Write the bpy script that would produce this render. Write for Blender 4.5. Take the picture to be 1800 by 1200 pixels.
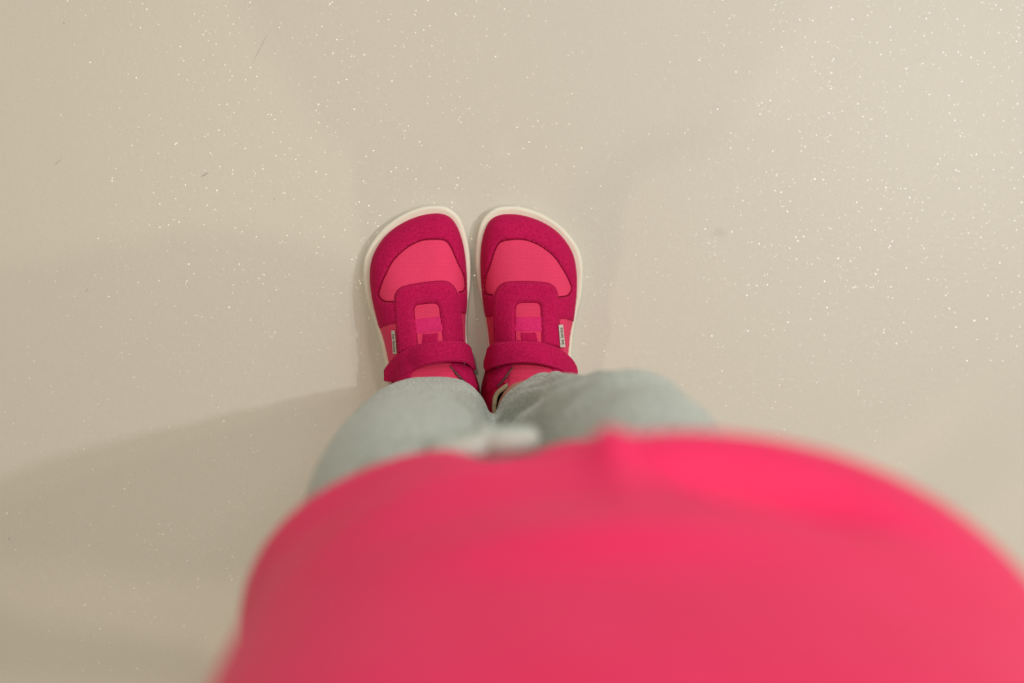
import bpy, bmesh, math, random
import numpy as np
from mathutils import Vector, Matrix, Quaternion, noise
from mathutils.geometry import delaunay_2d_cdt

for o in list(bpy.data.objects): bpy.data.objects.remove(o)
random.seed(7)
sc = bpy.context.scene
C = sc.collection

# ------------------------------------------------------------------ camera
F = 2400.0                       # focal length, pixels of the 1800 px wide frame
H_CAM = 1.07
d = Vector((740 - 900, 600 - 450, -F)).normalized()       # straight down, seen from the camera
R = d.rotation_difference(Vector((0, 0, -1))).to_matrix()
def ray(px, py):
    return R @ Vector((px - 900, 600 - py, -F))
r0 = ray(848, 730)
CAM = Vector((0, 0, H_CAM)) + Vector((-r0.x, -r0.y, 0)) * (H_CAM / -r0.z)
def unp(px, py, z=0.0):
    r = ray(px, py); t = (CAM.z - z) / -r.z
    return CAM + r * t
cam = bpy.data.cameras.new('camera'); camo = bpy.data.objects.new('camera', cam); C.objects.link(camo)
camo.location = CAM; camo.rotation_euler = R.to_euler()
cam.sensor_width = 36; cam.lens = 36 * F / 1800
cam.clip_start = 0.005
cam.dof.use_dof = True
cam.dof.focus_distance = 1.005
cam.dof.aperture_fstop = 3.4
sc.camera = camo

# ------------------------------------------------------------------ light
w = bpy.data.worlds.new('world'); sc.world = w; w.use_nodes = True
w.node_tree.nodes['Background'].inputs[0].default_value = (0.8, 0.85, 0.9, 1)
w.node_tree.nodes['Background'].inputs[1].default_value = 0.0
sc.view_settings.view_transform = 'Standard'; sc.view_settings.look = 'None'
sc.view_settings.gamma = 1; sc.view_settings.use_curve_mapping = False
sc.view_settings.exposure = 0.24
CEIL = 2.6
WARM = (1.0, 0.85, 0.70); COOL = (0.90, 0.97, 1.0)
# ceiling lamps: x, y (relative to the feet), power, radius, colour
LAMPS = [(-0.25, 0.56, 10.0, 0.045, WARM), (0.72, -0.14, 5.0, 0.045, WARM),
         (-0.56, -0.40, 3.5, 0.045, WARM), (1.55, 0.66, 4.5, 0.045, WARM), (-0.10, -1.45, 7.0, 0.045, WARM),  # last lamp of this row is added fill for the lower-left floor
         (1.35, 0.46, 14.0, 0.040, COOL)]
for i, (x, y, p, rad, col) in enumerate(LAMPS):
    l = bpy.data.lights.new('downlight_beam', 'AREA'); l.shape = 'DISK'; l.size = rad * 2; l.energy = p; l.color = col
    o = bpy.data.objects.new('downlight_beam', l); C.objects.link(o); o.location = (x, y, CEIL - 0.035)
# added cool fill lights: a wide one in front, a soft one under the ceiling
l = bpy.data.lights.new('front_fill', 'AREA'); l.shape = 'RECTANGLE'; l.size = 2.6; l.size_y = 1.3; l.energy = 26; l.color = (0.84, 0.94, 1.0)
o = bpy.data.objects.new('front_fill', l); C.objects.link(o); o.location = (1.5, 3.32, 1.6); o.rotation_euler = (math.radians(-90), 0, 0)
l = bpy.data.lights.new('ceiling_fill', 'AREA'); l.shape = 'RECTANGLE'; l.size = 1.18; l.size_y = 0.58; l.energy = 14; l.color = COOL  # general fill, no panel fixture is built for it
o = bpy.data.objects.new('ceiling_fill', l); C.objects.link(o); o.location = (1.1, 1.7, CEIL - 0.03)

# ------------------------------------------------------------------ materials
def srgb(r, g, b):
    f = lambda c: (c / 255 / 12.92) if c / 255 <= 0.04045 else ((c / 255 + 0.055) / 1.055) ** 2.4
    return (f(r), f(g), f(b), 1)
def mat(name, col, rough=0.6, spec=0.5):
    m = bpy.data.materials.new(name); m.use_nodes = True
    nt = m.node_tree; b = nt.nodes['Principled BSDF']
    b.inputs['Base Color'].default_value = col; b.inputs['Roughness'].default_value = rough
    b.inputs['Specular IOR Level'].default_value = spec
    return m, nt, b
def N(nt, t, **kw):
    n = nt.nodes.new(t)
    for k, v in kw.items():
        if k in n.bl_rna.properties: setattr(n, k, v)
        else: n.inputs[k].default_value = v
    return n
def mathn(nt, op, a, b=None, c=None):
    n = nt.nodes.new('ShaderNodeMath'); n.operation = op
    for i, v in enumerate((a, b, c)):
        if v is None: continue
        if isinstance(v, (int, float)): n.inputs[i].default_value = v
        else: nt.links.new(v, n.inputs[i])
    return n.outputs[0]
def noisy(name, c1, c2, scale, rough, bump=0.2, bscale=None, bdist=0.0005, spec=0.3, sheen=0.0, detail=4, stops=(0.35, 0.65)):
    m, nt, b = mat(name, c1, rough, spec)
    tc = N(nt, 'ShaderNodeTexCoord')
    n1 = N(nt, 'ShaderNodeTexNoise', Scale=scale, Detail=detail); nt.links.new(tc.outputs['Object'], n1.inputs['Vector'])
    rmp = N(nt, 'ShaderNodeValToRGB'); rmp.color_ramp.elements[0].color = c1; rmp.color_ramp.elements[1].color = c2
    rmp.color_ramp.elements[0].position, rmp.color_ramp.elements[1].position = stops
    nt.links.new(n1.outputs['Fac'], rmp.inputs[0]); nt.links.new(rmp.outputs[0], b.inputs['Base Color'])
    n2 = N(nt, 'ShaderNodeTexNoise', Scale=bscale or scale * 4, Detail=3); nt.links.new(tc.outputs['Object'], n2.inputs['Vector'])
    bp = N(nt, 'ShaderNodeBump', Strength=bump, Distance=bdist); nt.links.new(n2.outputs['Fac'], bp.inputs['Height']); nt.links.new(bp.outputs[0], b.inputs['Normal'])
    if sheen:
        b.inputs['Sheen Weight'].default_value = sheen; b.inputs['Sheen Roughness'].default_value = 0.5
        b.inputs['Sheen Tint'].default_value = c2
    return m

M = {}
M['suede'] = noisy('crimson_suede', srgb(170, 10, 70), srgb(198, 24, 87), 600, 0.92, 0.5, 1500, 0.0004, 0.15, 0.35, 5, (0.3, 0.7))
M['quarter'] = noisy('dark_red_suede', srgb(158, 8, 50), srgb(184, 18, 64), 260, 0.92, 0.4, 1500, 0.0004, 0.15, 0.2)
M['thread'] = noisy('pink_thread', srgb(200, 40, 94), srgb(210, 56, 108), 900, 0.7, 0.2)
M['seam'] = mat('dark_crimson_seam', srgb(134, 6, 48), 0.9, 0.1)[0]
M['webbing'] = noisy('magenta_webbing', srgb(208, 30, 100), srgb(220, 40, 110), 500, 0.7, 0.3, 1800, 0.0003, 0.2, 0.15)
M['sole'] = noisy('cream_rubber', srgb(226, 220, 204), srgb(232, 227, 212), 60, 0.62, 0.25, 900, 0.0003, 0.35)
M['lining'] = noisy('cream_lining', srgb(176, 160, 130), srgb(190, 174, 144), 400, 0.9, 0.3)
M['binding'] = noisy('grey_binding', srgb(92, 60, 62), srgb(120, 84, 80), 500, 0.9, 0.3)
M['tag'] = noisy('grey_tag_fabric', srgb(196, 188, 180), srgb(208, 200, 190), 800, 0.8, 0.2)
M['ink'] = mat('black_print', srgb(22, 20, 24), 0.7)[0]
M['chrome'], _, b_ = mat('chrome', srgb(200, 195, 190), 0.25); b_.inputs['Metallic'].default_value = 1
M['shirt'] = noisy('hot_pink_jersey', srgb(234, 28, 92), srgb(237, 34, 97), 30, 0.6, 0.15, 1200, 0.0003, 0.35, 0)
b_ = M['shirt'].node_tree.nodes['Principled BSDF']; b_.inputs['Sheen Weight'].default_value = 0.10; b_.inputs['Sheen Roughness'].default_value = 0.5; b_.inputs['Sheen Tint'].default_value = srgb(255, 170, 190)
M['skin'] = noisy('skin', srgb(196, 150, 126), srgb(206, 160, 136), 60, 0.5, 0.15, 400, 0.0003, 0.4)
M['hair'] = noisy('brown_hair', srgb(70, 46, 30), srgb(104, 72, 46), 90, 0.6, 0.5, 300, 0.001)
M['white'] = mat('eye_white', srgb(235, 232, 226), 0.25)[0]
M['iris'] = mat('brown_iris', srgb(60, 38, 22), 0.25)[0]
M['lip'] = mat('lip', srgb(190, 110, 100), 0.5)[0]
M['wall'] = noisy('white_wall_paint', srgb(216, 211, 198), srgb(222, 217, 204), 8, 0.85, 0.1, 200)
M['ceil'] = noisy('ceiling_paint', srgb(226, 224, 216), srgb(230, 228, 220), 8, 0.9, 0.1, 200)
M['trim'] = mat('white_trim', srgb(228, 226, 220), 0.45)[0]

# knitted mesh: diamond grid of small dark holes
def knit(name, c_thread, c_hole, pitch):
    m, nt, b = mat(name, c_thread, 0.75, 0.3)
    tc = N(nt, 'ShaderNodeTexCoord'); sp = N(nt, 'ShaderNodeSeparateXYZ'); nt.links.new(tc.outputs['Object'], sp.inputs[0])
    k = math.pi / pitch
    u = mathn(nt, 'MULTIPLY', mathn(nt, 'ADD', sp.outputs[0], mathn(nt, 'MULTIPLY', sp.outputs[1], 0.62)), k)
    v = mathn(nt, 'MULTIPLY', mathn(nt, 'SUBTRACT', sp.outputs[0], mathn(nt, 'MULTIPLY', sp.outputs[1], 0.62)), k)
    s = mathn(nt, 'MULTIPLY', mathn(nt, 'ABSOLUTE', mathn(nt, 'SINE', u)), mathn(nt, 'ABSOLUTE', mathn(nt, 'SINE', v)))
    rmp = N(nt, 'ShaderNodeValToRGB'); e = rmp.color_ramp.elements
    e[0].position, e[1].position = 0.42, 0.78; e[0].color = c_thread; e[1].color = c_hole
    nt.links.new(s, rmp.inputs[0]); nt.links.new(rmp.outputs[0], b.inputs['Base Color'])
    bp = N(nt, 'ShaderNodeBump', Strength=0.5, Distance=0.0005); bp.invert = True
    nt.links.new(s, bp.inputs['Height']); nt.links.new(bp.outputs[0], b.inputs['Normal'])
    return m
M['mesh'] = knit('coral_knit_mesh', srgb(250, 70, 116), srgb(184, 14, 70), 0.00118)
M['tongue'] = knit('tongue_knit_mesh', srgb(246, 64, 110), srgb(170, 12, 60), 0.00118)

# heather grey jersey
m, nt, b = mat('heather_grey_jersey', srgb(170, 174, 164), 0.9, 0.2)
tc = N(nt, 'ShaderNodeTexCoord'); mp = N(nt, 'ShaderNodeMapping'); mp.inputs['Scale'].default_value = (1, 1, 0.22)
nt.links.new(tc.outputs['Object'], mp.inputs[0])
n1 = N(nt, 'ShaderNodeTexNoise', Scale=900, Detail=3); nt.links.new(mp.outputs[0], n1.inputs['Vector'])
rmp = N(nt, 'ShaderNodeValToRGB'); e = rmp.color_ramp.elements
e[0].position, e[1].position = 0.33, 0.66; e[0].color = srgb(153, 159, 153); e[1].color = srgb(197, 203, 196)
nt.links.new(n1.outputs['Fac'], rmp.inputs[0]); nt.links.new(rmp.outputs[0], b.inputs['Base Color'])
bp = N(nt, 'ShaderNodeBump', Strength=0.3, Distance=0.0004); nt.links.new(n1.outputs['Fac'], bp.inputs['Height']); nt.links.new(bp.outputs[0], b.inputs['Normal'])
b.inputs['Sheen Weight'].default_value = 0.15
M['jersey'] = m

M['cord'] = noisy('pale_grey_cord', srgb(178, 184, 176), srgb(192, 198, 190), 500, 0.9, 0.3, 1500, 0.0003, 0.2)

# pale resin floor: satin coat, tiny glittering facets, a few scuffs
m, nt, b = mat('pale_resin_floor', srgb(205, 198, 176), 0.42, 0.5)
tc = N(nt, 'ShaderNodeTexCoord'); pos = tc.outputs['Object']
n1 = N(nt, 'ShaderNodeTexNoise', Scale=3.0, Detail=5); nt.links.new(pos, n1.inputs['Vector'])
rmp = N(nt, 'ShaderNodeValToRGB'); e = rmp.color_ramp.elements
e[0].position, e[1].position = 0.3, 0.7; e[0].color = srgb(197, 191, 180); e[1].color = srgb(200, 194, 183)
nt.links.new(n1.outputs['Fac'], rmp.inputs[0])
ng = N(nt, 'ShaderNodeTexNoise', Scale=1100.0, Detail=2); nt.links.new(pos, ng.inputs['Vector'])
grain = mathn(nt, 'MULTIPLY_ADD', ng.outputs['Fac'], 0.22, 0.89)
sp = N(nt, 'ShaderNodeSeparateXYZ'); nt.links.new(pos, sp.inputs[0])
scuff = None
def seg(ax, ay, bx, by, wd, strength):
    global scuff
    A = unp(ax, ay); B = unp(bx, by); D = (B - A); L = D.length; D = D / L
    dx = mathn(nt, 'SUBTRACT', sp.outputs[0], A.x); dy = mathn(nt, 'SUBTRACT', sp.outputs[1], A.y)
    al = mathn(nt, 'ADD', mathn(nt, 'MULTIPLY', dx, D.x), mathn(nt, 'MULTIPLY', dy, D.y))
    pe = mathn(nt, 'ABSOLUTE', mathn(nt, 'SUBTRACT', mathn(nt, 'MULTIPLY', dx, D.y), mathn(nt, 'MULTIPLY', dy, D.x)))
    al = mathn(nt, 'DIVIDE', mathn(nt, 'ABSOLUTE', mathn(nt, 'SUBTRACT', al, L / 2)), L / 2)
    q = mathn(nt, 'ADD', mathn(nt, 'POWER', mathn(nt, 'DIVIDE', pe, wd), 2.0), mathn(nt, 'POWER', al, 2.0))
    v = mathn(nt, 'MULTIPLY', mathn(nt, 'MAXIMUM', mathn(nt, 'SUBTRACT', 1.0, q), 0.0), strength)
    scuff = v if scuff is None else mathn(nt, 'MAXIMUM', scuff, v)
seg(440, 118, 474, 52, 0.0008, 0.22); seg(352, 312, 368, 302, 0.0008, 0.4); seg(1248, 410, 1280, 408, 0.005, 0.1)
seg(92, 292, 112, 276, 0.0007, 0.25); seg(110, 40, 114, 42, 0.0008, 0.4); seg(150, 515, 155, 505, 0.0006, 0.3)
seg(14, 946, 17, 948, 0.0007, 0.6); seg(480, 352, 484, 348, 0.0009, 0.25); seg(1590, 120, 1640, 90, 0.0007, 0.08)
fac = mathn(nt, 'MULTIPLY', mathn(nt, 'SUBTRACT', 1.0, scuff), grain)
mx = N(nt, 'ShaderNodeVectorMath', operation='SCALE'); nt.links.new(rmp.outputs[0], mx.inputs[0]); nt.links.new(fac, mx.inputs['Scale'])
nt.links.new(mx.outputs[0], b.inputs['Base Color'])
nb = N(nt, 'ShaderNodeTexNoise', Scale=260.0, Detail=2); nt.links.new(pos, nb.inputs['Vector'])
bp = N(nt, 'ShaderNodeBump', Strength=0.25, Distance=0.0004); nt.links.new(nb.outputs['Fac'], bp.inputs['Height']); nt.links.new(bp.outputs[0], b.inputs['Normal'])
# glitter flakes
vo = N(nt, 'ShaderNodeTexVoronoi', Scale=1 / 0.0024); nt.links.new(pos, vo.inputs['Vector'])
dotm = mathn(nt, 'LESS_THAN', vo.outputs['Distance'], 0.19)
wn = N(nt, 'ShaderNodeTexWhiteNoise', noise_dimensions='3D'); nt.links.new(vo.outputs['Position'], wn.inputs['Vector'])
v1 = N(nt, 'ShaderNodeVectorMath', operation='SUBTRACT'); nt.links.new(wn.outputs['Color'], v1.inputs[0]); v1.inputs[1].default_value = (0.5, 0.5, 0.5)
v2 = N(nt, 'ShaderNodeVectorMath', operation='MULTIPLY'); nt.links.new(v1.outputs[0], v2.inputs[0]); v2.inputs[1].default_value = (0.22, 0.22, 0)
v3 = N(nt, 'ShaderNodeVectorMath', operation='ADD'); nt.links.new(v2.outputs[0], v3.inputs[0]); v3.inputs[1].default_value = (0, 0, 1)
v4 = N(nt, 'ShaderNodeVectorMath', operation='NORMALIZE'); nt.links.new(v3.outputs[0], v4.inputs[0])
gl = N(nt, 'ShaderNodeBsdfGlossy', Roughness=0.21); gl.inputs['Color'].default_value = (0.9, 0.86, 0.78, 1); nt.links.new(v4.outputs[0], gl.inputs['Normal'])
mxs = N(nt, 'ShaderNodeMixShader'); nt.links.new(mathn(nt, 'MULTIPLY', dotm, 0.055), mxs.inputs[0])
nt.links.new(b.outputs[0], mxs.inputs[1]); nt.links.new(gl.outputs[0], mxs.inputs[2])
nt.links.new(mxs.outputs[0], nt.nodes['Material Output'].inputs['Surface'])
M['floor'] = m

# ------------------------------------------------------------------ helpers
def mesh_obj(name, verts, faces, material, parent=None, smooth=True):
    me = bpy.data.meshes.new(name); me.from_pydata([tuple(map(float, v)) for v in verts], [], [tuple(map(int, f)) for f in faces])
    me.materials.append(material)
    if smooth: me.polygons.foreach_set('use_smooth', [True] * len(me.polygons))
    me.update()
    o = bpy.data.objects.new(name, me); C.objects.link(o)
    if parent: o.parent = parent
    return o
def box(name, lo, hi, material, parent=None, bev=0.0):
    bm = bmesh.new(); bmesh.ops.create_cube(bm, size=1)
    for v in bm.verts: v.co = Vector([lo[i] + (v.co[i] + 0.5) * (hi[i] - lo[i]) for i in range(3)])
    if bev: bmesh.ops.bevel(bm, geom=bm.edges[:], offset=bev, segments=2, affect='EDGES')
    me = bpy.data.meshes.new(name); bm.to_mesh(me); bm.free(); me.materials.append(material)
    o = bpy.data.objects.new(name, me); C.objects.link(o)
    if parent: o.parent = parent
    return o
def tag(o, label=None, cat=None, group=None, kind=None):
    if label: o['label'] = label
    if cat: o['category'] = cat
    if group: o['group'] = group
    if kind: o['kind'] = kind
    return o
def empty(name, loc):
    o = bpy.data.objects.new(name, None); C.objects.link(o); o.location = loc; o.empty_display_size = 0.02; return o
def tube_geo(path, r, n=8, closed=False):
    P = [Vector(p) for p in path]; vs, fs = [], []; m = len(P)
    for i, p in enumerate(P):
        a = P[(i - 1) % m] if (closed or i) else P[i]; c = P[(i + 1) % m] if (closed or i < m - 1) else P[i]
        t = (c - a).normalized(); s = t.cross(Vector((0, 0, 1)))
        if s.length < 1e-3: s = t.cross(Vector((0, 1, 0)))
        s.normalize(); q = t.cross(s)
        rr = r[i] if hasattr(r, '__len__') else r
        for k in range(n):
            an = 2 * math.pi * k / n; vs.append(p + s * (rr * math.cos(an)) + q * (rr * math.sin(an)))
    for i in range(m if closed else m - 1):
        j = (i + 1) % m
        for k in range(n): fs.append((i * n + k, i * n + (k + 1) % n, j * n + (k + 1) % n, j * n + k))
    if not closed: fs += [tuple(range(n))[::-1], tuple(range((m - 1) * n, m * n))]
    return vs, fs

# ------------------------------------------------------------------ setting: room shell
X0, X1, Y0, Y1 = -3.0, 3.0, -2.6, 3.4
def struct(o): o['kind'] = 'structure'; return o
struct(box('floor', (X0, Y0, -0.1), (X1, Y1, 0.0), M['floor']))
struct(box('ceiling', (X0, Y0, CEIL), (X1, Y1, CEIL + 0.1), M['ceil']))
struct(box('wall_left', (X0 - 0.1, Y0, 0), (X0, Y1, CEIL), M['wall']))
struct(box('wall_right', (X1, Y0, 0), (X1 + 0.1, Y1, CEIL), M['wall']))
struct(box('wall_front', (X0, Y1, 0), (X1, Y1 + 0.1, CEIL), M['wall']))
struct(box('wall_back', (X0, Y0 - 0.1, 0), (X1, Y0, CEIL), M['wall']))
wnd = struct(empty('unseen_window', (1.5, Y1, 1.6)))  # added unseen window, frame only on a solid wall, around the front fill
for nm, lo, hi in (('unseen_window_frame', (-1.36, -0.03, -0.70), (-1.30, 0.0, 0.70)), ('unseen_window_frame', (1.30, -0.03, -0.70), (1.36, 0.0, 0.70)),
                   ('unseen_window_frame', (-1.30, -0.03, 0.65), (1.30, 0.0, 0.70)), ('unseen_window_frame', (-1.30, -0.03, -0.70), (1.30, 0.0, -0.65))):
    box(nm, lo, hi, M['trim'], wnd)
for i, (x, y, p, rad, col) in enumerate(LAMPS):
    e = empty('ceiling_light', (x, y, CEIL))
    vs, fs = tube_geo([(0.06 * math.cos(a * math.pi / 16), 0.06 * math.sin(a * math.pi / 16), -0.006) for a in range(32)], 0.008, 8, True)
    mesh_obj('ring', vs, fs, M['trim'], e)
    tag(e, ('round recessed ceiling spotlight in front of the toes', 'round recessed ceiling spotlight just right of the person', 'round recessed ceiling spotlight behind the left shoulder', 'round recessed ceiling spotlight farthest to the right', 'added ceiling spotlight behind the back of the person, fill light', 'round recessed ceiling spotlight with the coolest light, right of the person')[i], 'lamp', 'recessed ceiling spotlights')

# ------------------------------------------------------------------ shoes
def catmull(P, n=None, closed=True, step=0.0015):
    P = np.array(P, float); m = len(P); out = []
    rng = range(m) if closed else range(m - 1)
    for i in rng:
        if closed: a, b, c, e = P[(i - 1) % m], P[i], P[(i + 1) % m], P[(i + 2) % m]
        else: a, b, c, e = P[max(i - 1, 0)], P[i], P[i + 1], P[min(i + 2, m - 1)]
        k = max(1, int(math.ceil(np.linalg.norm(c - b) / step)))
        for j in range(k):
            t = j / k
            out.append(0.5 * ((2 * b) + (c - a) * t + (2 * a - 5 * b + 4 * c - e) * t * t + (3 * b - 3 * c + e - a) * t ** 3))
    if not closed: out.append(P[-1])
    return np.array(out)
def segdist(pts, poly, closed=True):
    pts = np.asarray(pts, float); A = np.asarray(poly, float)
    B = np.roll(A, -1, 0) if closed else A[1:]
    if not closed: A = A[:-1]
    best = np.full(len(pts), 1e9)
    for i in range(0, len(A), 64):
        a = A[None, i:i + 64]; bb = B[None, i:i + 64]; ab = bb - a
        ap = pts[:, None] - a
        t = np.clip((ap * ab).sum(2) / np.maximum((ab * ab).sum(2), 1e-12), 0, 1)
        dd = ap - ab * t[..., None]
        best = np.minimum(best, np.sqrt((dd * dd).sum(2)).min(1))
    return best
def inside(pts, poly):
    pts = np.asarray(pts, float); A = np.asarray(poly, float); B = np.roll(A, -1, 0)
    x, y = pts[:, 0][:, None], pts[:, 1][:, None]
    c = ((A[:, 1] > y) != (B[:, 1] > y)) & (x < (B[:, 0] - A[:, 0]) * (y - A[:, 1]) / (B[:, 1] - A[:, 1] + 1e-15) + A[:, 0])
    return (c.sum(1) % 2) == 1
def flatpx(L, z): return [tuple(unp(x, y, z).xy) for x, y in L]

SOLE_PX = [(895.3, 362.1), (872, 365.2), (855.7, 375.7), (845.2, 389.7), (839.3, 408.3), (835.8, 431.7), (835.1, 455), (836.5, 480.7), (840.5, 508.7),
           (846, 532), (852, 560), (855.7, 590), (856, 620), (854, 650), (852, 690), (856, 745), (870, 800), (895, 833), (928, 846), (958, 835), (985, 802), (998, 745),
           (1002, 700), (1003, 665), (1003, 630), (1004.5, 613), (1007.8, 580.7), (1014, 550), (1019.4, 530), (1022.2, 512), (1024, 482), (1022, 455), (1014.8, 434),
           (1000.3, 413), (981.6, 394.3), (958, 379), (935, 369), (911.6, 363.2)]
UP_PX = [(897.6, 376.4), (877.5, 378.5), (862.7, 387.3), (853.3, 403.7), (847.5, 427), (845.2, 450.3), (845.2, 476), (846.8, 504), (850, 534.3),
         (854.5, 560), (858.5, 590), (860, 620), (854, 650), (846, 690), (852, 742), (871, 792), (900, 822), (928, 833), (955, 823), (979, 794), (991, 742),
         (995, 700), (996.5, 665), (997.5, 640), (999.5, 613), (1003, 585), (1008.5, 558), (1012.5, 527.3), (1014.3, 501.7), (1013.8, 478.3), (1010, 455), (1002.6, 436.3),
         (988.6, 416.5), (970, 400), (946.6, 387.3), (921, 379.2)]
SOLE = catmull(flatpx(SOLE_PX, 0.008)); UP = catmull(flatpx(UP_PX, 0.016))
Z0 = 0.012
def interp(y, tab):
    ys = [t[0] for t in tab]; vs = [t[1] for t in tab]
    return np.interp(y, ys, vs)
HM = sorted([(unp(900, p, z).y, z) for p, z in ((365, .031), (395, .034), (430, .038), (470, .042), (510, .047), (550, .053), (590, .059), (630, .065), (665, .070), (700, .068), (760, .062), (850, .060))])
_hy = np.linspace(HM[0][0] - .02, HM[-1][0] + .02, 400); _hz = interp(_hy, HM)
for _ in range(3): _hz = np.convolve(np.pad(_hz, 12, mode='edge'), np.ones(25) / 25, 'valid')
RD = 0.031; RY0, RY1 = unp(900, 700, .04).y, unp(900, 630, .04).y
def Hs(P):
    P = np.atleast_2d(np.asarray(P, float))
    dd = segdist(P, UP); dd = np.where(inside(P, UP), dd, 0)
    rd = np.interp(P[:, 1], [RY0, RY1], [0.015, RD])
    t = np.clip(dd / rd, 0, 1); f = (1 - (1 - t) ** 2.3) ** (1 / 2.05)
    hm = np.interp(P[:, 1], _hy, _hz)
    return Z0 + (hm - Z0) * f
def onsurf(L, off=0.0, z=None):
    """pixels of the photograph -> plan points of the shoe, read on its upper surface"""
    out = []
    for x, y in L:
        zz = 0.04
        for _ in range(8):
            p = unp(x, y, zz); zn = float(Hs([p.xy])[0]) + off; zz = 0.5 * zz + 0.5 * zn
        out.append((p.x, p.y))
    return out
def normals(P):
    e = 0.0006; P = np.asarray(P)
    gx = (Hs(P + [e, 0]) - Hs(P - [e, 0])) / (2 * e); gy = (Hs(P + [0, e]) - Hs(P - [0, e])) / (2 * e)
    n = np.stack([-gx, -gy, np.ones(len(P))], 1); n[:, :2] = np.clip(n[:, :2], -4, 4)
    return n / np.linalg.norm(n, axis=1)[:, None]

def region(poly, holes=(), clip=True, grid=0.0017, t=0.0012, base=0.0, edge=0.0011, lift=None, bulge=0.0):
    """thin raised sheet over the upper: triangulated plan region laid on the shoe surface"""
    poly = np.asarray(poly); loops = [poly] + [np.asarray(h) for h in holes]
    if clip: loops.append(UP)
    pts = []; edges = []
    for L in loops:
        n0 = len(pts); pts += [tuple(p) for p in L]
        edges += [(n0 + i, n0 + (i + 1) % len(L)) for i in range(len(L))]
    lo, hi = poly.min(0), poly.max(0)
    gx, gy = np.meshgrid(np.arange(lo[0], hi[0], grid), np.arange(lo[1], hi[1], grid)); gx[1::2] += grid / 2
    G = np.stack([gx.ravel(), gy.ravel()], 1)
    G = G[inside(G, poly)]
    allb = segdist(G, poly)
    for L in loops[1:]: allb = np.minimum(allb, segdist(G, L))
    G = G[allb > grid * 0.45]
    # rings near the rim so the rounded edge is resolved
    pts += [tuple(p) for p in G]
    V, E, Fc, *_ = delaunay_2d_cdt([Vector(p) for p in pts], edges, [], 0, 1e-6)
    V = np.array([tuple(v) for v in V]); Fc = np.array([f for f in Fc if len(f) == 3])
    cen = V[Fc].mean(1)
    ok = inside(cen, poly)
    for h in holes: ok &= ~inside(cen, h)
    if clip: ok &= inside(cen, UP)
    Fc = Fc[ok]
    used = np.unique(Fc); mp = -np.ones(len(V), int); mp[used] = np.arange(len(used)); V = V[used]; Fc = mp[Fc]
    a = V[Fc[:, 1]] - V[Fc[:, 0]]; b2 = V[Fc[:, 2]] - V[Fc[:, 0]]
    flip = (a[:, 0] * b2[:, 1] - a[:, 1] * b2[:, 0]) < 0; Fc[flip] = Fc[flip][:, ::-1]
    de = segdist(V, poly)
    for h in holes: de = np.minimum(de, segdist(V, h))
    s = np.clip(de / edge, 0, 1); prof = np.sqrt(1 - (1 - s) ** 2)
    z = Hs(V); n = normals(V)
    off = base + t * prof - 0.0004 * (1 - prof)
    if bulge: off = off + bulge * np.clip(de / 0.006, 0, 1)
    if clip:
        du = segdist(V, UP); off = off * np.clip(du / 0.004, 0.25, 1)
    P = np.column_stack([V, z]) + n * off[:, None]
    if lift is not None: P[:, 2] += lift(V)
    return P, Fc
def stitches(path, closed=False, pitch=0.0018, ln=0.00105, r=0.00026, h=0.0013, off=0.0):
    """row of small stitches following a plan polyline at distance off to its left"""
    P = np.asarray(path, float); T = np.gradient(P, axis=0); T /= np.linalg.norm(T, axis=1)[:, None] + 1e-12
    Nn = np.stack([-T[:, 1], T[:, 0]], 1); P = P + Nn * off
    s = np.concatenate([[0], np.cumsum(np.linalg.norm(np.diff(P, axis=0), axis=1))])
    vs, fs = [], []
    c = np.arange(pitch / 2, s[-1], pitch)
    if len(c) == 0: return vs, fs
    A = np.stack([np.interp(c - ln / 2, s, P[:, k]) for k in (0, 1)], 1); B = np.stack([np.interp(c + ln / 2, s, P[:, k]) for k in (0, 1)], 1)
    Mm = (A + B) / 2
    ok = inside(Mm, UP) & (segdist(Mm, UP) > 0.0012); A, B, Mm, c = A[ok], B[ok], Mm[ok], c[ok]
    if len(c) == 0: return vs, fs
    za, zm, zb = Hs(A), Hs(Mm), Hs(B); na = normals(Mm)
    for i in range(len(c)):
        a = np.append(A[i], za[i]) + na[i] * (h - 0.0002); b = np.append(B[i], zb[i]) + na[i] * (h - 0.0002); m_ = np.append(Mm[i], zm[i]) + na[i] * (h + 0.00015)
        tt = b - a; tt /= np.linalg.norm(tt) + 1e-12; sd = np.cross(tt, na[i]); k = len(vs)
        for p, rr in ((a, r * .5), (m_, r), (b, r * .5)):
            vs += [p + sd * rr, p + na[i] * rr, p - sd * rr, p - na[i] * rr]
        for q in (0, 4):
            for e in range(4): fs.append((k + q + e, k + q + (e + 1) % 4, k + q + 4 + (e + 1) % 4, k + q + 4 + e))
        fs.append((k, k + 3, k + 2, k + 1)); fs.append((k + 8, k + 9, k + 10, k + 11))
    return vs, fs
def merge(*geos):
    vs, fs = [], []
    for v, f in geos:
        n0 = len(vs); vs += [tuple(p) for p in v]; fs += [tuple(int(i) + n0 for i in q) for q in f]
    return vs, fs

G = {}      # geometry of the right shoe, world coordinates
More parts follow.
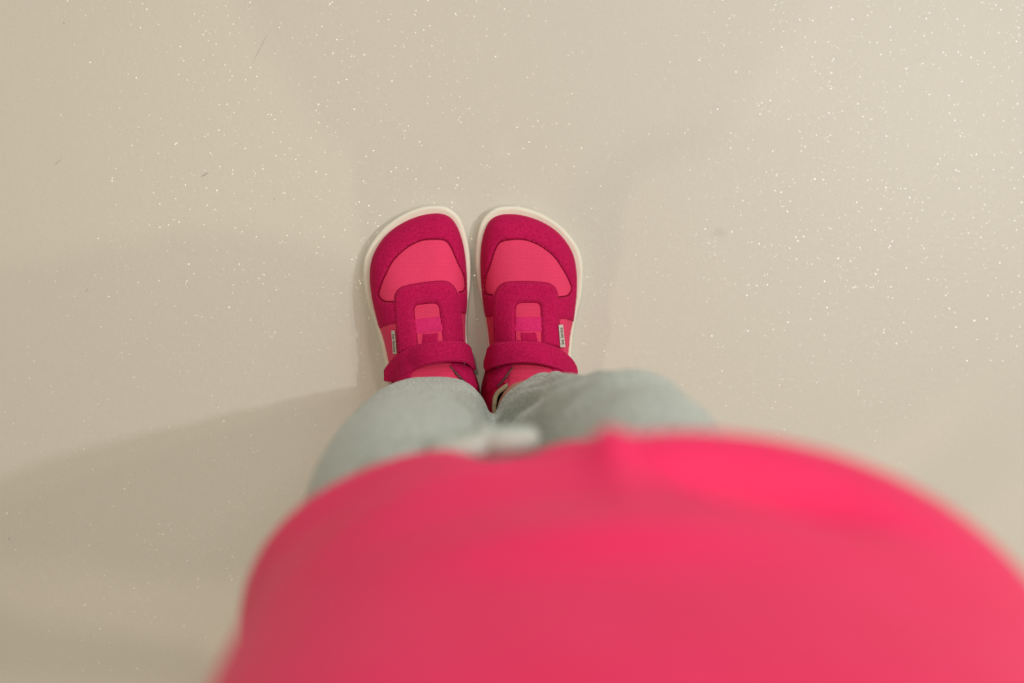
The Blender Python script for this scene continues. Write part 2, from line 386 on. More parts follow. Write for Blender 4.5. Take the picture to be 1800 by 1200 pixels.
# sole: stacked contours
def contour_offset(Cn, k):
    T = np.roll(Cn, -1, 0) - np.roll(Cn, 1, 0); T /= np.linalg.norm(T, axis=1)[:, None]
    area = 0.5 * np.sum(Cn[:, 0] * np.roll(Cn[:, 1], -1) - np.roll(Cn[:, 0], -1) * Cn[:, 1])
    Nn = np.stack([T[:, 1], -T[:, 0]], 1) * (1 if area > 0 else -1)
    return Cn + Nn * k
Sv, Sf = [], []; n = len(SOLE)
prof = [(0.0, -0.0022), (0.0008, -0.0010), (0.0032, -0.0004), (0.0038, -0.0010), (0.0046, -0.0003), (0.0105, 0.0), (0.0125, -0.0004), (0.0134, -0.0013), (0.0136, -0.0030), (0.0128, -0.0044), (0.0126, -0.0110)]
for z, k in prof:
    Sv += [(p[0], p[1], z) for p in contour_offset(SOLE, k)]
for i in range(len(prof) - 1):
    for j in range(n): Sf.append((i * n + j, i * n + (j + 1) % n, (i + 1) * n + (j + 1) % n, (i + 1) * n + j))
Sf.append(tuple(range(n))[::-1]); Sf.append(tuple(range((len(prof) - 1) * n, len(prof) * n)))
G['sole'] = (Sv, Sf)

OPEN_PX = [(871, 697), (882, 684), (898, 675), (918, 671), (945, 670), (966, 674), (978, 688), (982, 712), (979, 745), (969, 775), (948, 795), (922, 798), (898, 786), (878, 755), (869, 722)]
OPEN = catmull(onsurf(OPEN_PX))
G['knit_upper'] = region(UP, [OPEN], t=0.0004, edge=0.002)
# forefoot window shown through the toe cap
WIN_PX = [(888, 422.5), (907, 420.7), (925.7, 422.3), (946.6, 430.5), (965.3, 443.3), (977, 455), (986.3, 469), (995.7, 485.3), (1002.6, 501.7), (1002.8, 511), (995.7, 519.5), (981.6, 522)]
WIN_L = [(867.3, 517.5), (858, 516), (853.3, 506), (855.2, 487.7), (862.7, 466.7), (869.7, 443.3), (875.5, 430.5), (881, 425)]
win = catmull(onsurf(WIN_PX[::1]), closed=False); winl = catmull(onsurf(WIN_L), closed=False)
wfull = np.vstack([winl, win])                       # runs clockwise from lower left, over the top, to lower right
r_in = onsurf([(968, 524), (964, 560)]); l_in = onsurf([(880, 556), (878, 520)])
r_out = catmull(onsurf([(980, 562.5), (995, 563), (1007, 566.5)]), closed=False); l_out = catmull(onsurf([(852, 557), (862, 558), (874, 558)]), closed=False)
cap = np.vstack([wfull, r_in, r_out, [tuple(unp(1030, 566, .016).xy), tuple(unp(1045, 340, .016).xy), tuple(unp(815, 340, .016).xy), tuple(unp(835, 557, .016).xy)], l_out, l_in])
G['toe_cap'] = region(cap, t=0.0016)
G['toe_cap_st'] = merge(stitches(wfull, off=0.0016, h=0.0012), stitches(wfull, off=0.0029, h=0.0012),
                        stitches(r_out, off=0.0016, h=0.0012), stitches(r_out, off=0.0029, h=0.0012))
# saddle (eyestay) with its cut-out
sad_o = catmull(onsurf([(871, 606), (870, 580), (870, 555), (870.5, 528), (874, 512), (881.3, 501.7), (893, 496.5), (923.3, 495.2), (958.3, 497.5), (971, 502.5), (977.5, 512), (980, 530), (981, 555), (982, 580), (983, 612)]), closed=False)
cut = catmull(onsurf([(952, 606), (951.5, 580), (951, 555), (950, 540), (946, 533.5), (938, 532), (917, 532.5), (909.5, 535), (906.5, 542), (906.5, 560), (907, 580), (908, 606)]), closed=False)
G['saddle'] = region(np.vstack([sad_o, cut]), clip=False, t=0.0013, base=0.0017)
G['saddle_st'] = merge(stitches(sad_o, off=-0.0015, h=0.0030), stitches(cut, off=-0.0015, h=0.0030), stitches(cut, off=-0.0032, h=0.0030), stitches(sad_o[:150], off=-0.0028, h=0.0030))
def seam(path, h, r=0.00055, a=0, b=None):
    p = np.array(path)[a:b]; ok = inside(p, UP) & (segdist(p, UP) > .0015); p = p[ok]
    q = np.column_stack([p, Hs(p)]) + normals(p) * h
    return tube_geo(q, r, 6)
G['cap_seam'] = seam(wfull, 0.0006)
G['saddle_seam'] = seam(sad_o, 0.0010, 0.0004)
G['cut_seam'] = seam(cut, 0.0010, 0.0005)
# tongue
ton = onsurf([(901, 545), (907, 528), (950, 528), (958, 545), (962, 600), (972, 640), (976, 668), (960, 667), (940, 667), (921, 671), (903, 681), (893, 690), (893, 665), (897, 640), (899, 600)])
ton = catmull(ton)
G['tongue'] = region(ton, clip=False, t=0.0008, base=0.0004, lift=lambda V: 0.006 * np.clip((ton[:, 1].min() + 0.022 - V[:, 1]) / 0.022, 0, 1) ** 1.5)
tl = np.array(catmull(onsurf([(976, 664), (960, 667), (940, 667), (921, 671), (903, 681), (893, 690)]), closed=False))
z_ = Hs(tl) + 0.0012 + 0.006 * np.clip((ton[:, 1].min() + 0.022 - tl[:, 1]) / 0.022, 0, 1) ** 1.5
G['tongue_bind'] = tube_geo([(p[0], p[1], q) for p, q in zip(tl, z_)], 0.0011)
# webbing loop across the cut-out and suede tab under it
G['webbing'] = region(np.array(onsurf([(904, 586), (904, 570), (904, 555.5), (930, 555.5), (955, 555.5), (955, 570), (955, 585), (930, 585.5)])), clip=False, t=0.0006, base=0.0009, edge=0.0006)
G['tab'] = region(np.array(onsurf([(917, 604), (914, 583), (942, 583), (946, 604)])), clip=False, t=0.0006, base=0.0013, edge=0.0006)
G['tab_st'] = stitches(np.array(onsurf([(913, 589), (944, 589)])), h=0.0021)
# quarters and heel counter
q_in = [(852, 700), (853, 655), (862, 640), (872, 634), (900, 640), (899, 647), (893, 655), (884, 668), (876, 682)]
flap = catmull(onsurf([(901, 645), (893, 656), (884, 668), (874, 679), (864, 688), (858, 690), (857, 676), (858, 655), (862, 640), (875, 634), (895, 635)]))
G['flap'] = region(flap, clip=True, t=0.0014, base=0.0016)
fb = catmull(onsurf([(901, 645), (893, 656), (884, 668), (874, 679)]), closed=False)
G['flap_bind'] = tube_geo([(p[0], p[1], q + 0.0024) for p, q in zip(fb, Hs(fb))], 0.0008)
flo = catmull(onsurf([(957, 640), (966, 652), (969, 668), (985, 690), (992, 670), (990, 645), (975, 634)]))
G['flap_o'] = region(flo, clip=True, t=0.0014, base=0.0016)
hc = catmull(onsurf([(862, 640), (880, 650), (884, 668)]), closed=False)
heel = np.vstack([[tuple(unp(845, 640, .016).xy)], hc, onsurf([(930, 680), (985, 662)]), [tuple(unp(1015, 650, .016).xy), tuple(unp(1030, 880, .016).xy), tuple(unp(830, 880, .016).xy)]])
G['heel_counter'] = region(heel, [OPEN], t=0.0011)
orim = [(p[0], p[1], q + 0.0008) for p, q in zip(OPEN, Hs(OPEN))]
G['collar'] = tube_geo(orim, 0.0019, closed=True)
# lining wall and insole
k = len(OPEN); inner = contour_offset(OPEN, 0.0008)
vs = [(p[0], p[1], q) for p, q in zip(contour_offset(OPEN, 0.0006), Hs(OPEN) - 0.0002)] + [(p[0], p[1], 0.035) for p in inner] + [(p[0], p[1], 0.0145) for p in contour_offset(OPEN, 0.0008)]
fs = [(r_ * k + j, r_ * k + (j + 1) % k, (r_ + 1) * k + (j + 1) % k, (r_ + 1) * k + j) for r_ in (0, 1) for j in range(k)] + [tuple(range(2 * k, 3 * k))]
G['lining'] = (vs, fs)
# strap: a curved band over the instep, hanging a little beyond the outer side
def strap_grid(side):
    if side > 0:
        top = [(857, 624, .040), (859, 611, .045), (866, 604, .053), (876, 600.5, .060), (892, 598.5, .0655), (915, 598, .0690), (945, 600, .0690), (968, 606, .0650), (986, 613.7, .0585), (1001, 626, .0480), (1008.5, 636, .0410), (1012.5, 645, .037), (1014, 655, .034)]
        bot = [(852.5, 632, .038), (852, 650, .040), (858, 652, .050), (867, 647.5, .0600), (887, 641.7, .0680), (910, 638.8, .0745), (933, 638.8, .0755), (957, 642.8, .0730), (980, 649.5, .0650), (996, 656.8, .0550), (1006, 664, .0460), (1011, 668, .040), (1014, 666, .034)]
    else:
        top = [(828, 622, .036), (825.5, 610, .044), (820, 603, .053), (811, 599.5, .060), (796, 598.5, .0655), (775, 599, .0690), (753, 601, .0690), (735, 605.5, .0660), (718, 611.3, .0600), (705, 618.5, .0530), (692.5, 628, .0470), (682, 640.5, .0410), (676, 652, .036)]
        bot = [(831, 632, .030), (835, 651, .028), (831, 647, .046), (822, 639, .0600), (806, 636, .0690), (782, 636, .0745), (759, 639.3, .0755), (742, 644, .0730), (728, 651, .0670), (714, 659, .0590), (700, 667, .0500), (684, 671, .041), (674.5, 668, .036)]
    T = catmull(top, closed=False, step=4); B = catmull(bot, closed=False, step=4)
    def res(P, n):
        s = np.concatenate([[0], np.cumsum(np.linalg.norm(np.diff(P[:, :2], axis=0), axis=1))]); t = np.linspace(0, s[-1], n)
        return np.stack([np.interp(t, s, P[:, k]) for k in range(3)], 1)
    nu, nv = 90, 18; T = res(T, nu); B = res(B, nu)
    px = np.zeros((nu, nv, 2)); z = np.zeros((nu, nv)); grid = np.zeros((nu, nv, 3))
    for j in range(nv):
        v = j / (nv - 1); Q = T * (1 - v) + B * v
        px[:, j] = Q[:, :2]; z[:, j] = Q[:, 2] + 0.0022 * math.sin(math.pi * v)
    for it in range(4):
        for i in range(nu):
            for j in range(nv): grid[i, j] = unp(px[i, j, 0], px[i, j, 1], z[i, j])
        if it == 3: break
        q = grid.reshape(-1, 3)[:, :2]
        if side < 0: q = np.array([refln(p) for p in q])
        hz = np.where(inside(q, UP), Hs(q) + 0.0036, 0).reshape(nu, nv)
        z = np.maximum(z, hz)
        for _ in range(2): z[1:-1] = (z[:-2] + 2 * z[1:-1] + z[2:]) / 4
    du = np.gradient(grid, axis=0); dv = np.gradient(grid, axis=1); nn = np.cross(du, dv); nn /= np.linalg.norm(nn, axis=2)[..., None] + 1e-12
    if nn[45, 8, 2] < 0: nn = -nn
    vs, fs = [], []; idx = {}
    for s_ in (0, 1):
        for i in range(nu):
            for j in range(nv):
                e = min(i / 1.5, (nu - 1 - i) / 1.5, j / 1.2, (nv - 1 - j) / 1.2, 1); e = math.sqrt(max(0, 1 - (1 - e) ** 2))
                th = 0.0011 * e
                idx[s_, i, j] = len(vs); vs.append(grid[i, j] + nn[i, j] * (th if s_ == 0 else -th))
    for i in range(nu - 1):
        for j in range(nv - 1):
            fs.append((idx[0, i, j], idx[0, i + 1, j], idx[0, i + 1, j + 1], idx[0, i, j + 1])); fs.append((idx[1, i, j], idx[1, i, j + 1], idx[1, i + 1, j + 1], idx[1, i + 1, j]))
    for i in range(nu - 1):
        for j in (0, nv - 1):
            q = (idx[0, i, j], idx[1, i, j], idx[1, i + 1, j], idx[0, i + 1, j]); fs.append(q if j == 0 else q[::-1])
    for j in range(nv - 1):
        for i in (0, nu - 1):
            q = (idx[0, i, j], idx[0, i, j + 1], idx[1, i, j + 1], idx[1, i, j]); fs.append(q if i == 0 else q[::-1])
    # stitches along both long edges and round the free end
    path = [grid[i, 2] + nn[i, 2] * 0.0011 for i in range(6, nu - 5)] + [grid[nu - 5, j] + nn[nu - 5, j] * 0.0011 for j in range(3, nv - 3)] + [grid[i, nv - 3] + nn[i, nv - 3] * 0.0011 for i in range(nu - 6, 8, -1)]
    path = np.array(path); s = np.concatenate([[0], np.cumsum(np.linalg.norm(np.diff(path, axis=0), axis=1))])
    sv, sf = [], []
    for c in np.arange(0.001, s[-1], 0.0019):
        q = [np.array([np.interp(c + o_, s, path[:, k]) for k in range(3)]) for o_ in (-0.00055, 0, 0.00055)]
        t_ = q[2] - q[0]; t_ /= np.linalg.norm(t_) + 1e-9; sd = np.cross(t_, (0, 0, 1)); sd /= np.linalg.norm(sd) + 1e-9; up = np.cross(sd, t_); k0 = len(sv)
        for p, rr, hh in ((q[0], .00012, 0), (q[1], .00027, .0002), (q[2], .00012, 0)):
            p = p + up * hh; sv += [p + sd * rr, p + up * rr, p - sd * rr, p - up * rr]
        for a in (0, 4):
            for e in range(4): sf.append((k0 + a + e, k0 + a + (e + 1) % 4, k0 + a + 4 + (e + 1) % 4, k0 + a + 4 + e))
    return (vs, fs), (sv, sf)
# metal loop by the inner end of the strap
a, b2 = unp(866, 642, .050), unp(872, 640, .056)
dv = (b2 - a); up_ = Vector((0, 0, 0.004)); nrm = Vector((-dv.y, dv.x, 0)).normalized() * 0.0035
G['ring'] = tube_geo([a, a - nrm + up_ * -.2, b2 - nrm, b2], 0.0006, 8, True)
# logo tag sewn to the outer side
TAGQ = {1: [(982, 571), (989.6, 570.3), (994, 610), (985, 610.2)], -1: [(687.6, 581), (693.8, 580.8), (697.4, 621.6), (690.6, 622.2)]}

# mirror of the left shoe about the line between the shoes
A_, B_ = unp(824.8, 365), unp(857.5, 957); dl = Vector((B_.x - A_.x, B_.y - A_.y)).normalized(); A2 = Vector(A_.xy)
def refl(p):
    q = Vector((p[0], p[1])) - A2; q = 2 * q.dot(dl) * dl - q + A2
    return (q.x, q.y + 0.0034, p[2])          # the left shoe stands a little further forward
refln = lambda p: tuple(np.array(refl((p[0], p[1] - 0.0034, 0))[:2]) - (0, 0.0034))

for sd_ in (1, -1):
    a_, b_ = strap_grid(sd_); G['strap%d' % sd_] = a_; G['strap_st%d' % sd_] = b_
def font_mesh(body, size):
    c = bpy.data.curves.new('lettering', 'FONT'); c.body = body; c.size = size; c.resolution_u = 3; c.align_x = 'CENTER'; c.align_y = 'CENTER'; c.offset = 0.0
    o = bpy.data.objects.new('tmp', c); C.objects.link(o); bpy.context.view_layer.update()
    me = bpy.data.meshes.new_from_object(o.evaluated_get(bpy.context.evaluated_depsgraph_get()))
    bpy.data.objects.remove(o); return me

def shoe(side, label):
    o0 = Vector((0.040, 0.02, 0)) if side > 0 else Vector(refl((0.040, 0.02, 0)))
    root = empty('shoe', o0); tag(root, label, 'shoe', 'pair of pink shoes')
    def put(name, key, material, parent=root, label=None, kind=None):
        vs, fs = G[key]
        if side < 0 and not key.endswith('-1'): vs = [refl(p) for p in vs]; fs = [tuple(f)[::-1] for f in fs]
        o = mesh_obj(name, [(p[0] - o0.x, p[1] - o0.y, p[2]) for p in vs], fs, material, parent)
        if label: o['label'] = label
        if kind: o['kind'] = kind
        return o
    put('sole', 'sole', M['sole'], label='cream rubber sole')
    put('knit_upper', 'knit_upper', M['mesh'], label='coral pink knitted mesh upper')
    o = put('toe_cap', 'toe_cap', M['suede'], label='crimson suede toe cap'); put('stitching', 'toe_cap_st', M['thread'], o, kind='stuff'); put('seam', 'cap_seam', M['seam'], o)
    put('tongue', 'tongue', M['tongue']); t_ = bpy.data.objects[-1] if False else None
    o = [c for c in root.children if c.name.startswith('tongue')][0]; put('binding', 'tongue_bind', M['binding'], o)
    put('webbing_band', 'webbing', M['webbing'], label='smooth magenta webbing band')
    o = put('pull_tab', 'tab', M['suede']); put('stitching', 'tab_st', M['thread'], o, kind='stuff')
    o = put('saddle', 'saddle', M['suede'], label='crimson suede saddle with a rounded cut-out'); put('stitching', 'saddle_st', M['thread'], o, kind='stuff'); put('seam', 'saddle_seam', M['seam'], o); put('seam', 'cut_seam', M['seam'], o)
    o = put('inner_flap', 'flap', M['suede']); put('binding', 'flap_bind', M['binding'], o)
    put('outer_flap', 'flap_o', M['suede'])
    put('heel_counter', 'heel_counter', M['quarter'], label='dark red heel counter')
    put('collar', 'collar', M['lining'], label='cream padded collar edge'); put('lining', 'lining', M['lining'], label='cream textile lining')
    o = put('strap', 'strap%d' % side, M['suede'], label='crimson suede hook-and-loop strap'); put('stitching', 'strap_st%d' % side, M['thread'], o, kind='stuff')
    put('ring', 'ring', M['chrome'], label='small metal strap ring')
    # tag with lettering
    quad = TAGQ[side]; nu, nv = 3, 14; off = 0.0052
    def surf(px, py):
        zz = 0.03
        for _ in range(10):
            p = unp(px, py, zz); q = (p.x, p.y) if side > 0 else refln((p.x, p.y))
            zz = 0.5 * zz + 0.5 * (float(Hs([q])[0]) + off)
        return Vector((p.x, p.y, zz))
    P = [[surf(*(np.array(quad[0]) * (1 - u) * (1 - v) + np.array(quad[1]) * u * (1 - v) + np.array(quad[2]) * u * v + np.array(quad[3]) * (1 - u) * v)) for v in np.linspace(0, 1, nv)] for u in np.linspace(0, 1, nu)]
    vs = [p - o0 for r in P for p in r] + [p - o0 - Vector((0, 0, 0.0022)) for r in P for p in r]; n = nu * nv; fs = []
    for i in range(nu - 1):
        for j in range(nv - 1):
            a = i * nv + j; fs += [(a, a + 1, a + nv + 1, a + nv), (n + a, n + a + nv, n + a + nv + 1, n + a + 1)]
    ringi = [i * nv for i in range(nu)] + [(nu - 1) * nv + j for j in range(1, nv)] + [i * nv + nv - 1 for i in range(nu - 2, -1, -1)] + [j for j in range(nv - 2, 0, -1)]
    for a, b3 in zip(ringi, ringi[1:] + ringi[:1]): fs.append((a, b3, n + b3, n + a))
    tg = mesh_obj('side_tag', vs, fs, M['tag'], root, smooth=False); tg['label'] = 'pale grey woven tag with black lettering'
    bmx = bmesh.new(); bmx.from_mesh(tg.data); bmesh.ops.recalc_face_normals(bmx, faces=bmx.faces); bmx.to_mesh(tg.data); bmx.free()
    me = font_mesh('be lenka', 1.0)
    xs = [v.co.x for v in me.vertices]; ys = [v.co.y for v in me.vertices]; x0, x1, y0, y1 = min(xs), max(xs), min(ys), max(ys)
    for v in me.vertices:
        s = (v.co.x - x0) / (x1 - x0); t = (v.co.y - y0) / (y1 - y0)
        if side > 0: vv = 0.86 - 0.74 * s; uu = 0.82 - 0.66 * t         # reads upwards
        else: vv = 0.16 + 0.76 * s; uu = 0.18 + 0.66 * t                # reads downwards
        if side > 0: uu = 0.84 - 0.68 * t
        p0 = quad[0]; a = [(quad[0][k] * (1 - uu) * (1 - vv) + quad[1][k] * uu * (1 - vv) + quad[2][k] * uu * vv + quad[3][k] * (1 - uu) * vv) for k in (0, 1)]
        q = surf(*a); v.co = q + Vector((0, 0, 0.00025)) - o0
    me.materials.clear(); me.materials.append(M['ink']); me.name = 'lettering'
    # side > 0 letters rise to the left when reading upwards
    lo_ = bpy.data.objects.new('lettering', me); C.objects.link(lo_); lo_.parent = tg
    return root
shoe(1, 'pink suede and mesh shoe on the right foot, ankle opening showing')
shoe(-1, 'pink suede and mesh shoe on the left foot, tag reading downwards')

# ------------------------------------------------------------------ person
def cone_chain(bm, pts, seg=14):
    """pts: (x, y, z, r) or (x, y, z, rx, ry) rings; closed rounded solid"""
    ico = bmesh.new()
    for i, p in enumerate(pts):
        bmesh.ops.create_icosphere(bm, subdivisions=2, radius=p[3], matrix=Matrix.Translation(p[:3]))
    for a, b in zip(pts, pts[1:]):
        A, B = Vector(a[:3]), Vector(b[:3]); D = B - A
        if D.length < 1e-5: continue
        q = Vector((0, 0, 1)).rotation_difference(D).to_matrix().to_4x4()
        bmesh.ops.create_cone(bm, cap_ends=True, segments=seg, radius1=a[3], radius2=b[3], depth=D.length, matrix=Matrix.Translation((A + B) / 2) @ q)
def ellip(bm, c, r, rot=None):
    m_ = Matrix.Translation(c)
    if rot is not None: m_ = m_ @ rot.to_4x4()
    bmesh.ops.create_icosphere(bm, subdivisions=3, radius=1, matrix=m_ @ Matrix.Diagonal((*r, 1)))
def loft(bm, secs, seg=72, p=2.0, sub=None):
    """secs: (z, cx, cy, rx, ry[, power]); splined in z into a closed solid"""
    S = np.array([s if len(s) == 6 else (*s, p) for s in secs], float)
    S = catmull(S, closed=False, step=0.006); rings = []
    for z, cx, cy, rx, ry, pw in S:
        ring = []
        for k in range(seg):
            a = 2 * math.pi * k / seg; c_, s_ = math.cos(a), math.sin(a)
            ring.append(bm.verts.new((cx + rx * math.copysign(abs(c_) ** (2 / pw), c_), cy + ry * math.copysign(abs(s_) ** (2 / pw), s_), z)))
        rings.append(ring)
    for a, b in zip(rings, rings[1:]):
        for k in range(seg): bm.faces.new((a[k], a[(k + 1) % seg], b[(k + 1) % seg], b[k]))
    bm.faces.new(rings[0][::-1]); bm.faces.new(rings[-1])
def solidify_union(bm, voxel, smooth_it, name, material, parent, root):
    me = bpy.data.meshes.new(name); bmesh.ops.recalc_face_normals(bm, faces=bm.faces); bm.to_mesh(me); bm.free()
    o = bpy.data.objects.new('tmp', me); C.objects.link(o)
    r = o.modifiers.new('r', 'REMESH'); r.mode = 'VOXEL'; r.voxel_size = voxel; r.use_smooth_shade = True
    s = o.modifiers.new('s', 'SMOOTH'); s.factor = 0.5; s.iterations = smooth_it
    bpy.context.view_layer.update()
    me2 = bpy.data.meshes.new_from_object(o.evaluated_get(bpy.context.evaluated_depsgraph_get()))
    bpy.data.objects.remove(o); me2.name = name
    n = len(me2.vertices); co = np.zeros(n * 3); me2.vertices.foreach_get('co', co); co = co.reshape(-1, 3)
    return me2, co
def finish(me, co, name, material, parent, origin):
    me.vertices.foreach_set('co', (co - np.array(origin)).ravel()); me.materials.clear(); me.materials.append(material)
    me.polygons.foreach_set('use_smooth', [True] * len(me.polygons)); me.update()
    o = bpy.data.objects.new(name, me); C.objects.link(o); o.parent = parent
    return o
PO = (0.004, -0.01, 0.0)
person = empty('person', PO)
tag(person, 'person looking down in a hot pink shirt and heather grey sweatpants, standing feet together', 'person')

# body: one continuous surface
bm = bmesh.new()
ra = unp(930, 722, .07)
ANK = {1: (ra.x, ra.y), -1: (-0.034, -0.020)}
for s in (1, -1):
    ax, ay = ANK[s]
    kn = .0575 if s > 0 else -.050; ky = .012 if s > 0 else 0.0
    cone_chain(bm, [(ax, ay - .012, .034, .019), (ax, ay, .072, .0245), (ax + s * .002, ay - .003, .11, .023), (s * .045, -.008, .20, .029), (s * .049, ky - .006, .30, .028),
                    (kn, ky, .37, .030), (s * .052, ky - .014, .45, .034), (s * .046, -.036, .53, .040)])
    cone_chain(bm, [(ax, ay + .005, .045, .021), (s * .034, .035, .034, .017), (s * .032, .075, .028, .011)])   # foot in the shoe
    cone_chain(bm, [(s * .088, -.055, .900, .026), (s * .145, -.088, .81, .024), (s * .150, -.135, .685, .021), (s * .105, -.170, .62, .018), (s * .040, -.180, .585, .0145)])
    hx, hy, hz = s * .022, -.184, .575
    ellip(bm, (hx, hy - s * .003, hz), (.021, .010, .022))
    for f in range(4):
        L = (.030, .034, .032, .026)[f]; bx = hx - s * .012; bz = hz + .015 - f * .0105; y_ = hy - .010 - (s > 0) * .010
        cone_chain(bm, [(bx + s * .012, hy - .004, bz, .0056), (bx - s * L * .45, y_, bz - .002, .0054), (bx - s * L * .8, y_ + .002, bz - .006, .0050), (bx - s * L, y_ + .007, bz - .011, .0044)], 8)
    cone_chain(bm, [(hx + s * .010, hy, hz + .018, .0068), (hx + s * .002, hy - .006, hz + .032, .0060), (hx - s * .010, hy - .008, hz + .038, .0052)], 8)
loft(bm, [(.50, 0, -.036, .080, .056), (.56, 0, -.035, .090, .060), (.66, 0, -.03, .088, .072), (.76, .0, -.035, .092, .068), (.88, 0, -.048, .095, .058), (.925, 0, -.052, .085, .042), (.95, 0, -.05, .045, .033)], 48)
cone_chain(bm, [(0, -.052, .93, .033), (-.005, -.05, .97, .031), (-.012, -.048, 1.01, .032)])
HC = Vector((-.022, -.050, 1.098)); Fd = Vector((0.0, .50, -.866)).normalized(); Ud = Vector((0, .866, .50)); Rx = Vector((1, 0, 0))
HR = Matrix((Rx, Fd, Ud)).transposed()          # local: x right, y face forward, z crown
def hp(x, y, z): return HC + HR @ Vector((x, y, z))
ellip(bm, hp(0, -.008, .022), (.070, .083, .074), HR); ellip(bm, hp(0, .012, -.030), (.056, .062, .060), HR)
ellip(bm, hp(0, .038, -.066), (.028, .026, .022), HR); ellip(bm, hp(0, .076, -.022), (.0095, .012, .011), HR); ellip(bm, hp(0, .073, -.006), (.006, .010, .018), HR)
for s in (1, -1):
    ellip(bm, hp(s * .071, -.006, -.012), (.007, .015, .022), HR); ellip(bm, hp(s * .030, .050, -.034), (.022, .02, .02), HR)
    ellip(bm, hp(s * .027, .066, .014), (.017, .009, .005), HR)
me, co = solidify_union(bm, 0.0032, 3, 'body', M['skin'], person, PO)
body = finish(me, co, 'body', M['skin'], person, PO)
for s in (1, -1):
    bm = bmesh.new(); ellip(bm, hp(s * .027, .0575, -.001), (.0125, .0115, .0095), HR); me = bpy.data.meshes.new('eye'); bm.to_mesh(me); bm.free()
    me.materials.append(M['white']); me.polygons.foreach_set('use_smooth', [True] * len(me.polygons))
    for v in me.vertices: v.co -= Vector(PO)
    e = bpy.data.objects.new('eye', me); C.objects.link(e); e.parent = person
    bm = bmesh.new(); ellip(bm, hp(s * .027, .0662, -.002), (.0058, .0035, .0058), HR); me = bpy.data.meshes.new('iris'); bm.to_mesh(me); bm.free()
    me.materials.append(M['iris'])
    for v in me.vertices: v.co -= Vector(PO)
    i_ = bpy.data.objects.new('iris', me); C.objects.link(i_); i_.parent = e
bm = bmesh.new()
for zz, r_ in ((-.0445, .0045), (-.0505, .0055)): ellip(bm, hp(0, .0735, zz), (.018, .0055, r_ * .8), HR)
me, co = solidify_union(bm, 0.0016, 2, 'lips', None, None, None); finish(me, co, 'lips', M['lip'], person, PO)
bm = bmesh.new(); ellip(bm, hp(0, -.018, .030), (.078, .083, .076), HR); ellip(bm, hp(0, -.040, -.005), (.072, .058, .060), HR)
cone_chain(bm, [tuple(hp(0, -.085, .03)) + (.022,), tuple(hp(0, -.115, .012)) + (.027,), tuple(hp(0, -.125, -.04)) + (.024,), tuple(hp(0, -.11, -.085)) + (.012,)])
me, co = solidify_union(bm, 0.004, 3, 'hair', None, None, None)
co = co + np.array([[noise.noise(Vector((p[0] * 160, p[1] * 30, p[2] * 30))) * .0025] * 3 for p in co]); finish(me, co, 'hair', M['hair'], person, PO)

# sweatpants
LEGL = [(.078, -.040, -.012, .038, .046, 3), (.085, -.040, -.010, .0410, .0485, 3), (.11, -.0435, -.008, .0435, .047, 2.9), (.15, -.046, -.005, .0450, .046, 2.9), (.27, -.051, -.002, .0465, .046, 2.7), (.40, -.056, -.003, .049, .050, 2.3), (.50, -.054, -.020, .051, .058), (.57, -.050, -.035, .055, .062)]
LEGR = [(.078, .0455, -.012, .040, .047, 2.2), (.085, .046, -.010, .0430, .0490, 2.2), (.11, .045, -.006, .044, .048), (.15, .046, -.003, .043, .046), (.27, .050, .007, .042, .046), (.36, .0585, .018, .0425, .047), (.45, .058, .008, .046, .051), (.52, .055, -.020, .053, .060), (.57, .050, -.035, .055, .062)]
bm = bmesh.new(); loft(bm, LEGL); loft(bm, LEGR); loft(bm, [(.475, 0, -.035, .06, .055), (.51, 0, -.038, .098, .077), (.57, 0, -.040, .104, .074), (.63, 0, -.040, .098, .066)])
ellip(bm, (-.042, .032, .498), (.036, .016, .018))
me, co = solidify_union(bm, 0.0030, 4, 'sweatpants', M['jersey'], person, PO)
def gro(x, w_): return math.exp(-(x / w_) ** 2)
nrm_ = np.zeros(len(co) * 3); me.vertices.foreach_get('normal', nrm_); nrm_ = nrm_.reshape(-1, 3)
for i, p in enumerate(co):
    x, y, z = p; q = Vector((x, y, z)); dsp = 0
    wobx = noise.noise(Vector((x * 14, y * 14, z * 9)))
    dsp += 0.0016 * wobx
    # diagonal drape folds running down and inwards on each shin
    if z < .42:
        sgn = 1 if x > 0.002 else -1
        ph = (z * 70 - sgn * x * 150 * (1 if sgn > 0 else .6)) + 3.0 * wobx
        dsp += 0.0022 * math.sin(ph) * gro(z - .17, .16) * (1.0 if sgn > 0 else .5)
        # stacked fabric just above the hem
        dsp *= min(1, max(.15, (z - .083) / .03))
        dsp += 0.0012 * math.sin(z * 260 + 2.5 * noise.noise(Vector((x * 22, y * 22, 3)))) * gro(z - .115, .035) * (1 if sgn > 0 else .5)
    if z < .42 and x > 0.002: dsp += 0.0042 * min(1, max(0.05, (z - .083) / .035)) * math.sin(x * 250 - z * 75 + 2.2 * wobx) * gro(x - .018, .034) * gro(z - .20, .14)
    if 0.3 < z < .5 and x > 0: dsp += 0.002 * math.sin(z * 95 + x * 60) * gro(z - .38, .07)
    co[i] = p + nrm_[i] * dsp
pants = finish(me, co, 'sweatpants', M['jersey'], person, PO)
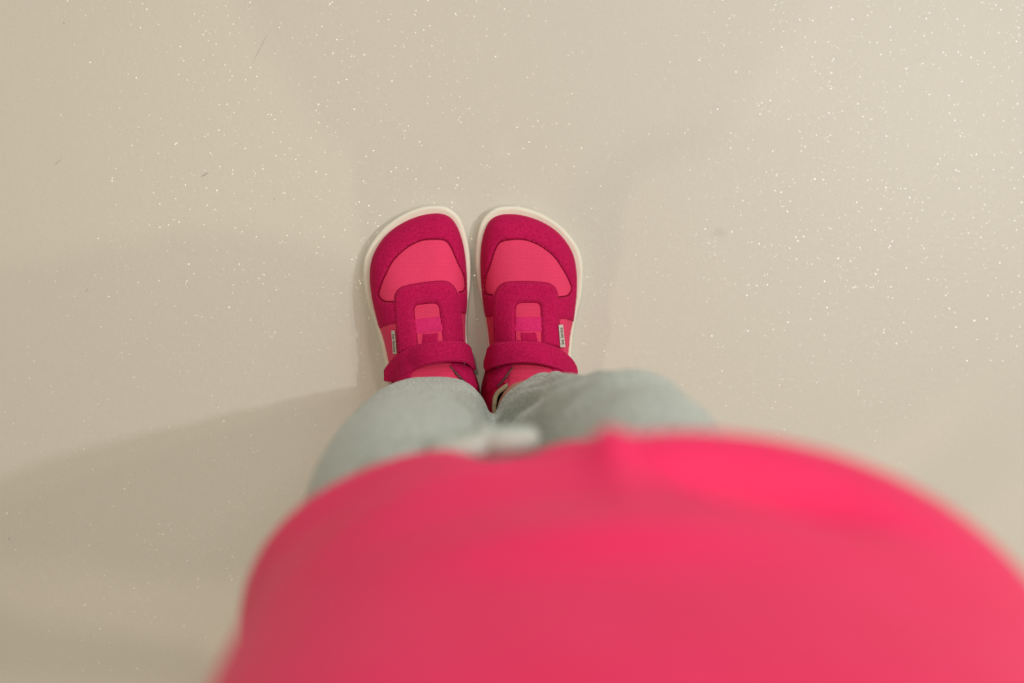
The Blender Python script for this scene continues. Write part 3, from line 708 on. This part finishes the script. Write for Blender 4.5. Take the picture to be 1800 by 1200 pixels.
# drawstring of the waistband, tied in a bow below the shirt hem
kx, ky_, kz = -.021, .0485, .512; dg = []
for s, rw in ((1, .0085), (-1, .0105)):
    dg.append(tube_geo([(kx + s * (rw - rw * math.cos(a)), ky_ + .002 * math.sin(a / 2) - (s < 0) * .003 * (1 - math.cos(a)), kz + .0062 * math.sin(a) - .001) for a in np.linspace(0, 2 * math.pi, 28)], 0.0050, 10))
    dg.append(tube_geo([(kx + s * (.003 + .006 * t), ky_ + .001 - .006 * t, kz - .004 - .055 * t) for t in np.linspace(0, 1, 10)], 0.0028, 8))
dg.append(tube_geo([(kx - .005, ky_ + .001, kz), (kx, ky_ + .002, kz), (kx + .005, ky_ + .001, kz)], [.0045, .0066, .0045], 10))
vs, fs = merge(*dg)
ds = mesh_obj('drawstring', [(v[0] - PO[0], v[1] - PO[1], v[2] - PO[2]) for v in vs], fs, M['cord'], pants); ds['label'] = 'pale grey drawstring tied in a bow'

# shirt
bm = bmesh.new()
SH = [(.520, .010, -.036, .130, .085, 2.6), (.528, .012, -.036, .134, .0885, 2.6), (.545, .014, -.036, .133, .085, 2.6), (.580, .018, -.035, .132, .080, 2.5), (.615, .021, -.032, .134, .088, 2.35),
      (.652, .022, -.030, .136, .1015, 2.2), (.670, .021, -.031, .136, .0985, 2.25), (.705, .016, -.034, .133, .0870, 2.4), (.74, .010, -.037, .129, .083, 2.5), (.79, .004, -.041, .124, .080, 2.5),
      (.85, .0, -.046, .118, .074, 2.4), (.90, 0, -.05, .112, .062, 2.2), (.945, 0, -.052, .085, .046, 2.0), (.96, 0, -.05, .045, .04, 2.0)]
loft(bm, SH, 96)
for s in (1, -1): cone_chain(bm, [(s * .082, -.055, .912, .042), (s * .118, -.070, .868, .043), (s * .142, -.088, .80, .038)])
me, co = solidify_union(bm, 0.0038, 4, 'shirt', M['shirt'], person, PO)
nrm_ = np.zeros(len(co) * 3); me.vertices.foreach_get('normal', nrm_); nrm_ = nrm_.reshape(-1, 3)
for i, p in enumerate(co):
    x, y, z = p; n0 = nrm_[i]; dsp = 0.0018 * noise.noise(Vector((x * 12, y * 12, z * 7)))
    if y > -.03:
        dsp += -0.006 * gro(x + .065, .045) * gro(z - .625, .022)
        dsp += -0.012 * gro(z - (.683 + .20 * (x - .05)), .009) * gro(x - .052, .030)       # crease right of the front
        dsp += 0.0050 * gro(z - .712, .016) * gro(x + .0, .05)
        dsp += -0.0045 * gro(x + .010, .022) * gro(z - .650, .035)
        dsp += 0.0045 * gro(x - .009, .005) * gro(z - .655, .03)
        dsp += -0.009 * gro(x + .016, .016) * gro(z - .530, .030)
    co[i] = p + n0 * dsp
    if z < .56 and abs(n0[2]) < .9: co[i][2] += 0.004 * math.sin(x * 60 + 1.0) * gro(z - .525, .02)
finish(me, co, 'shirt', M['shirt'], person, PO)
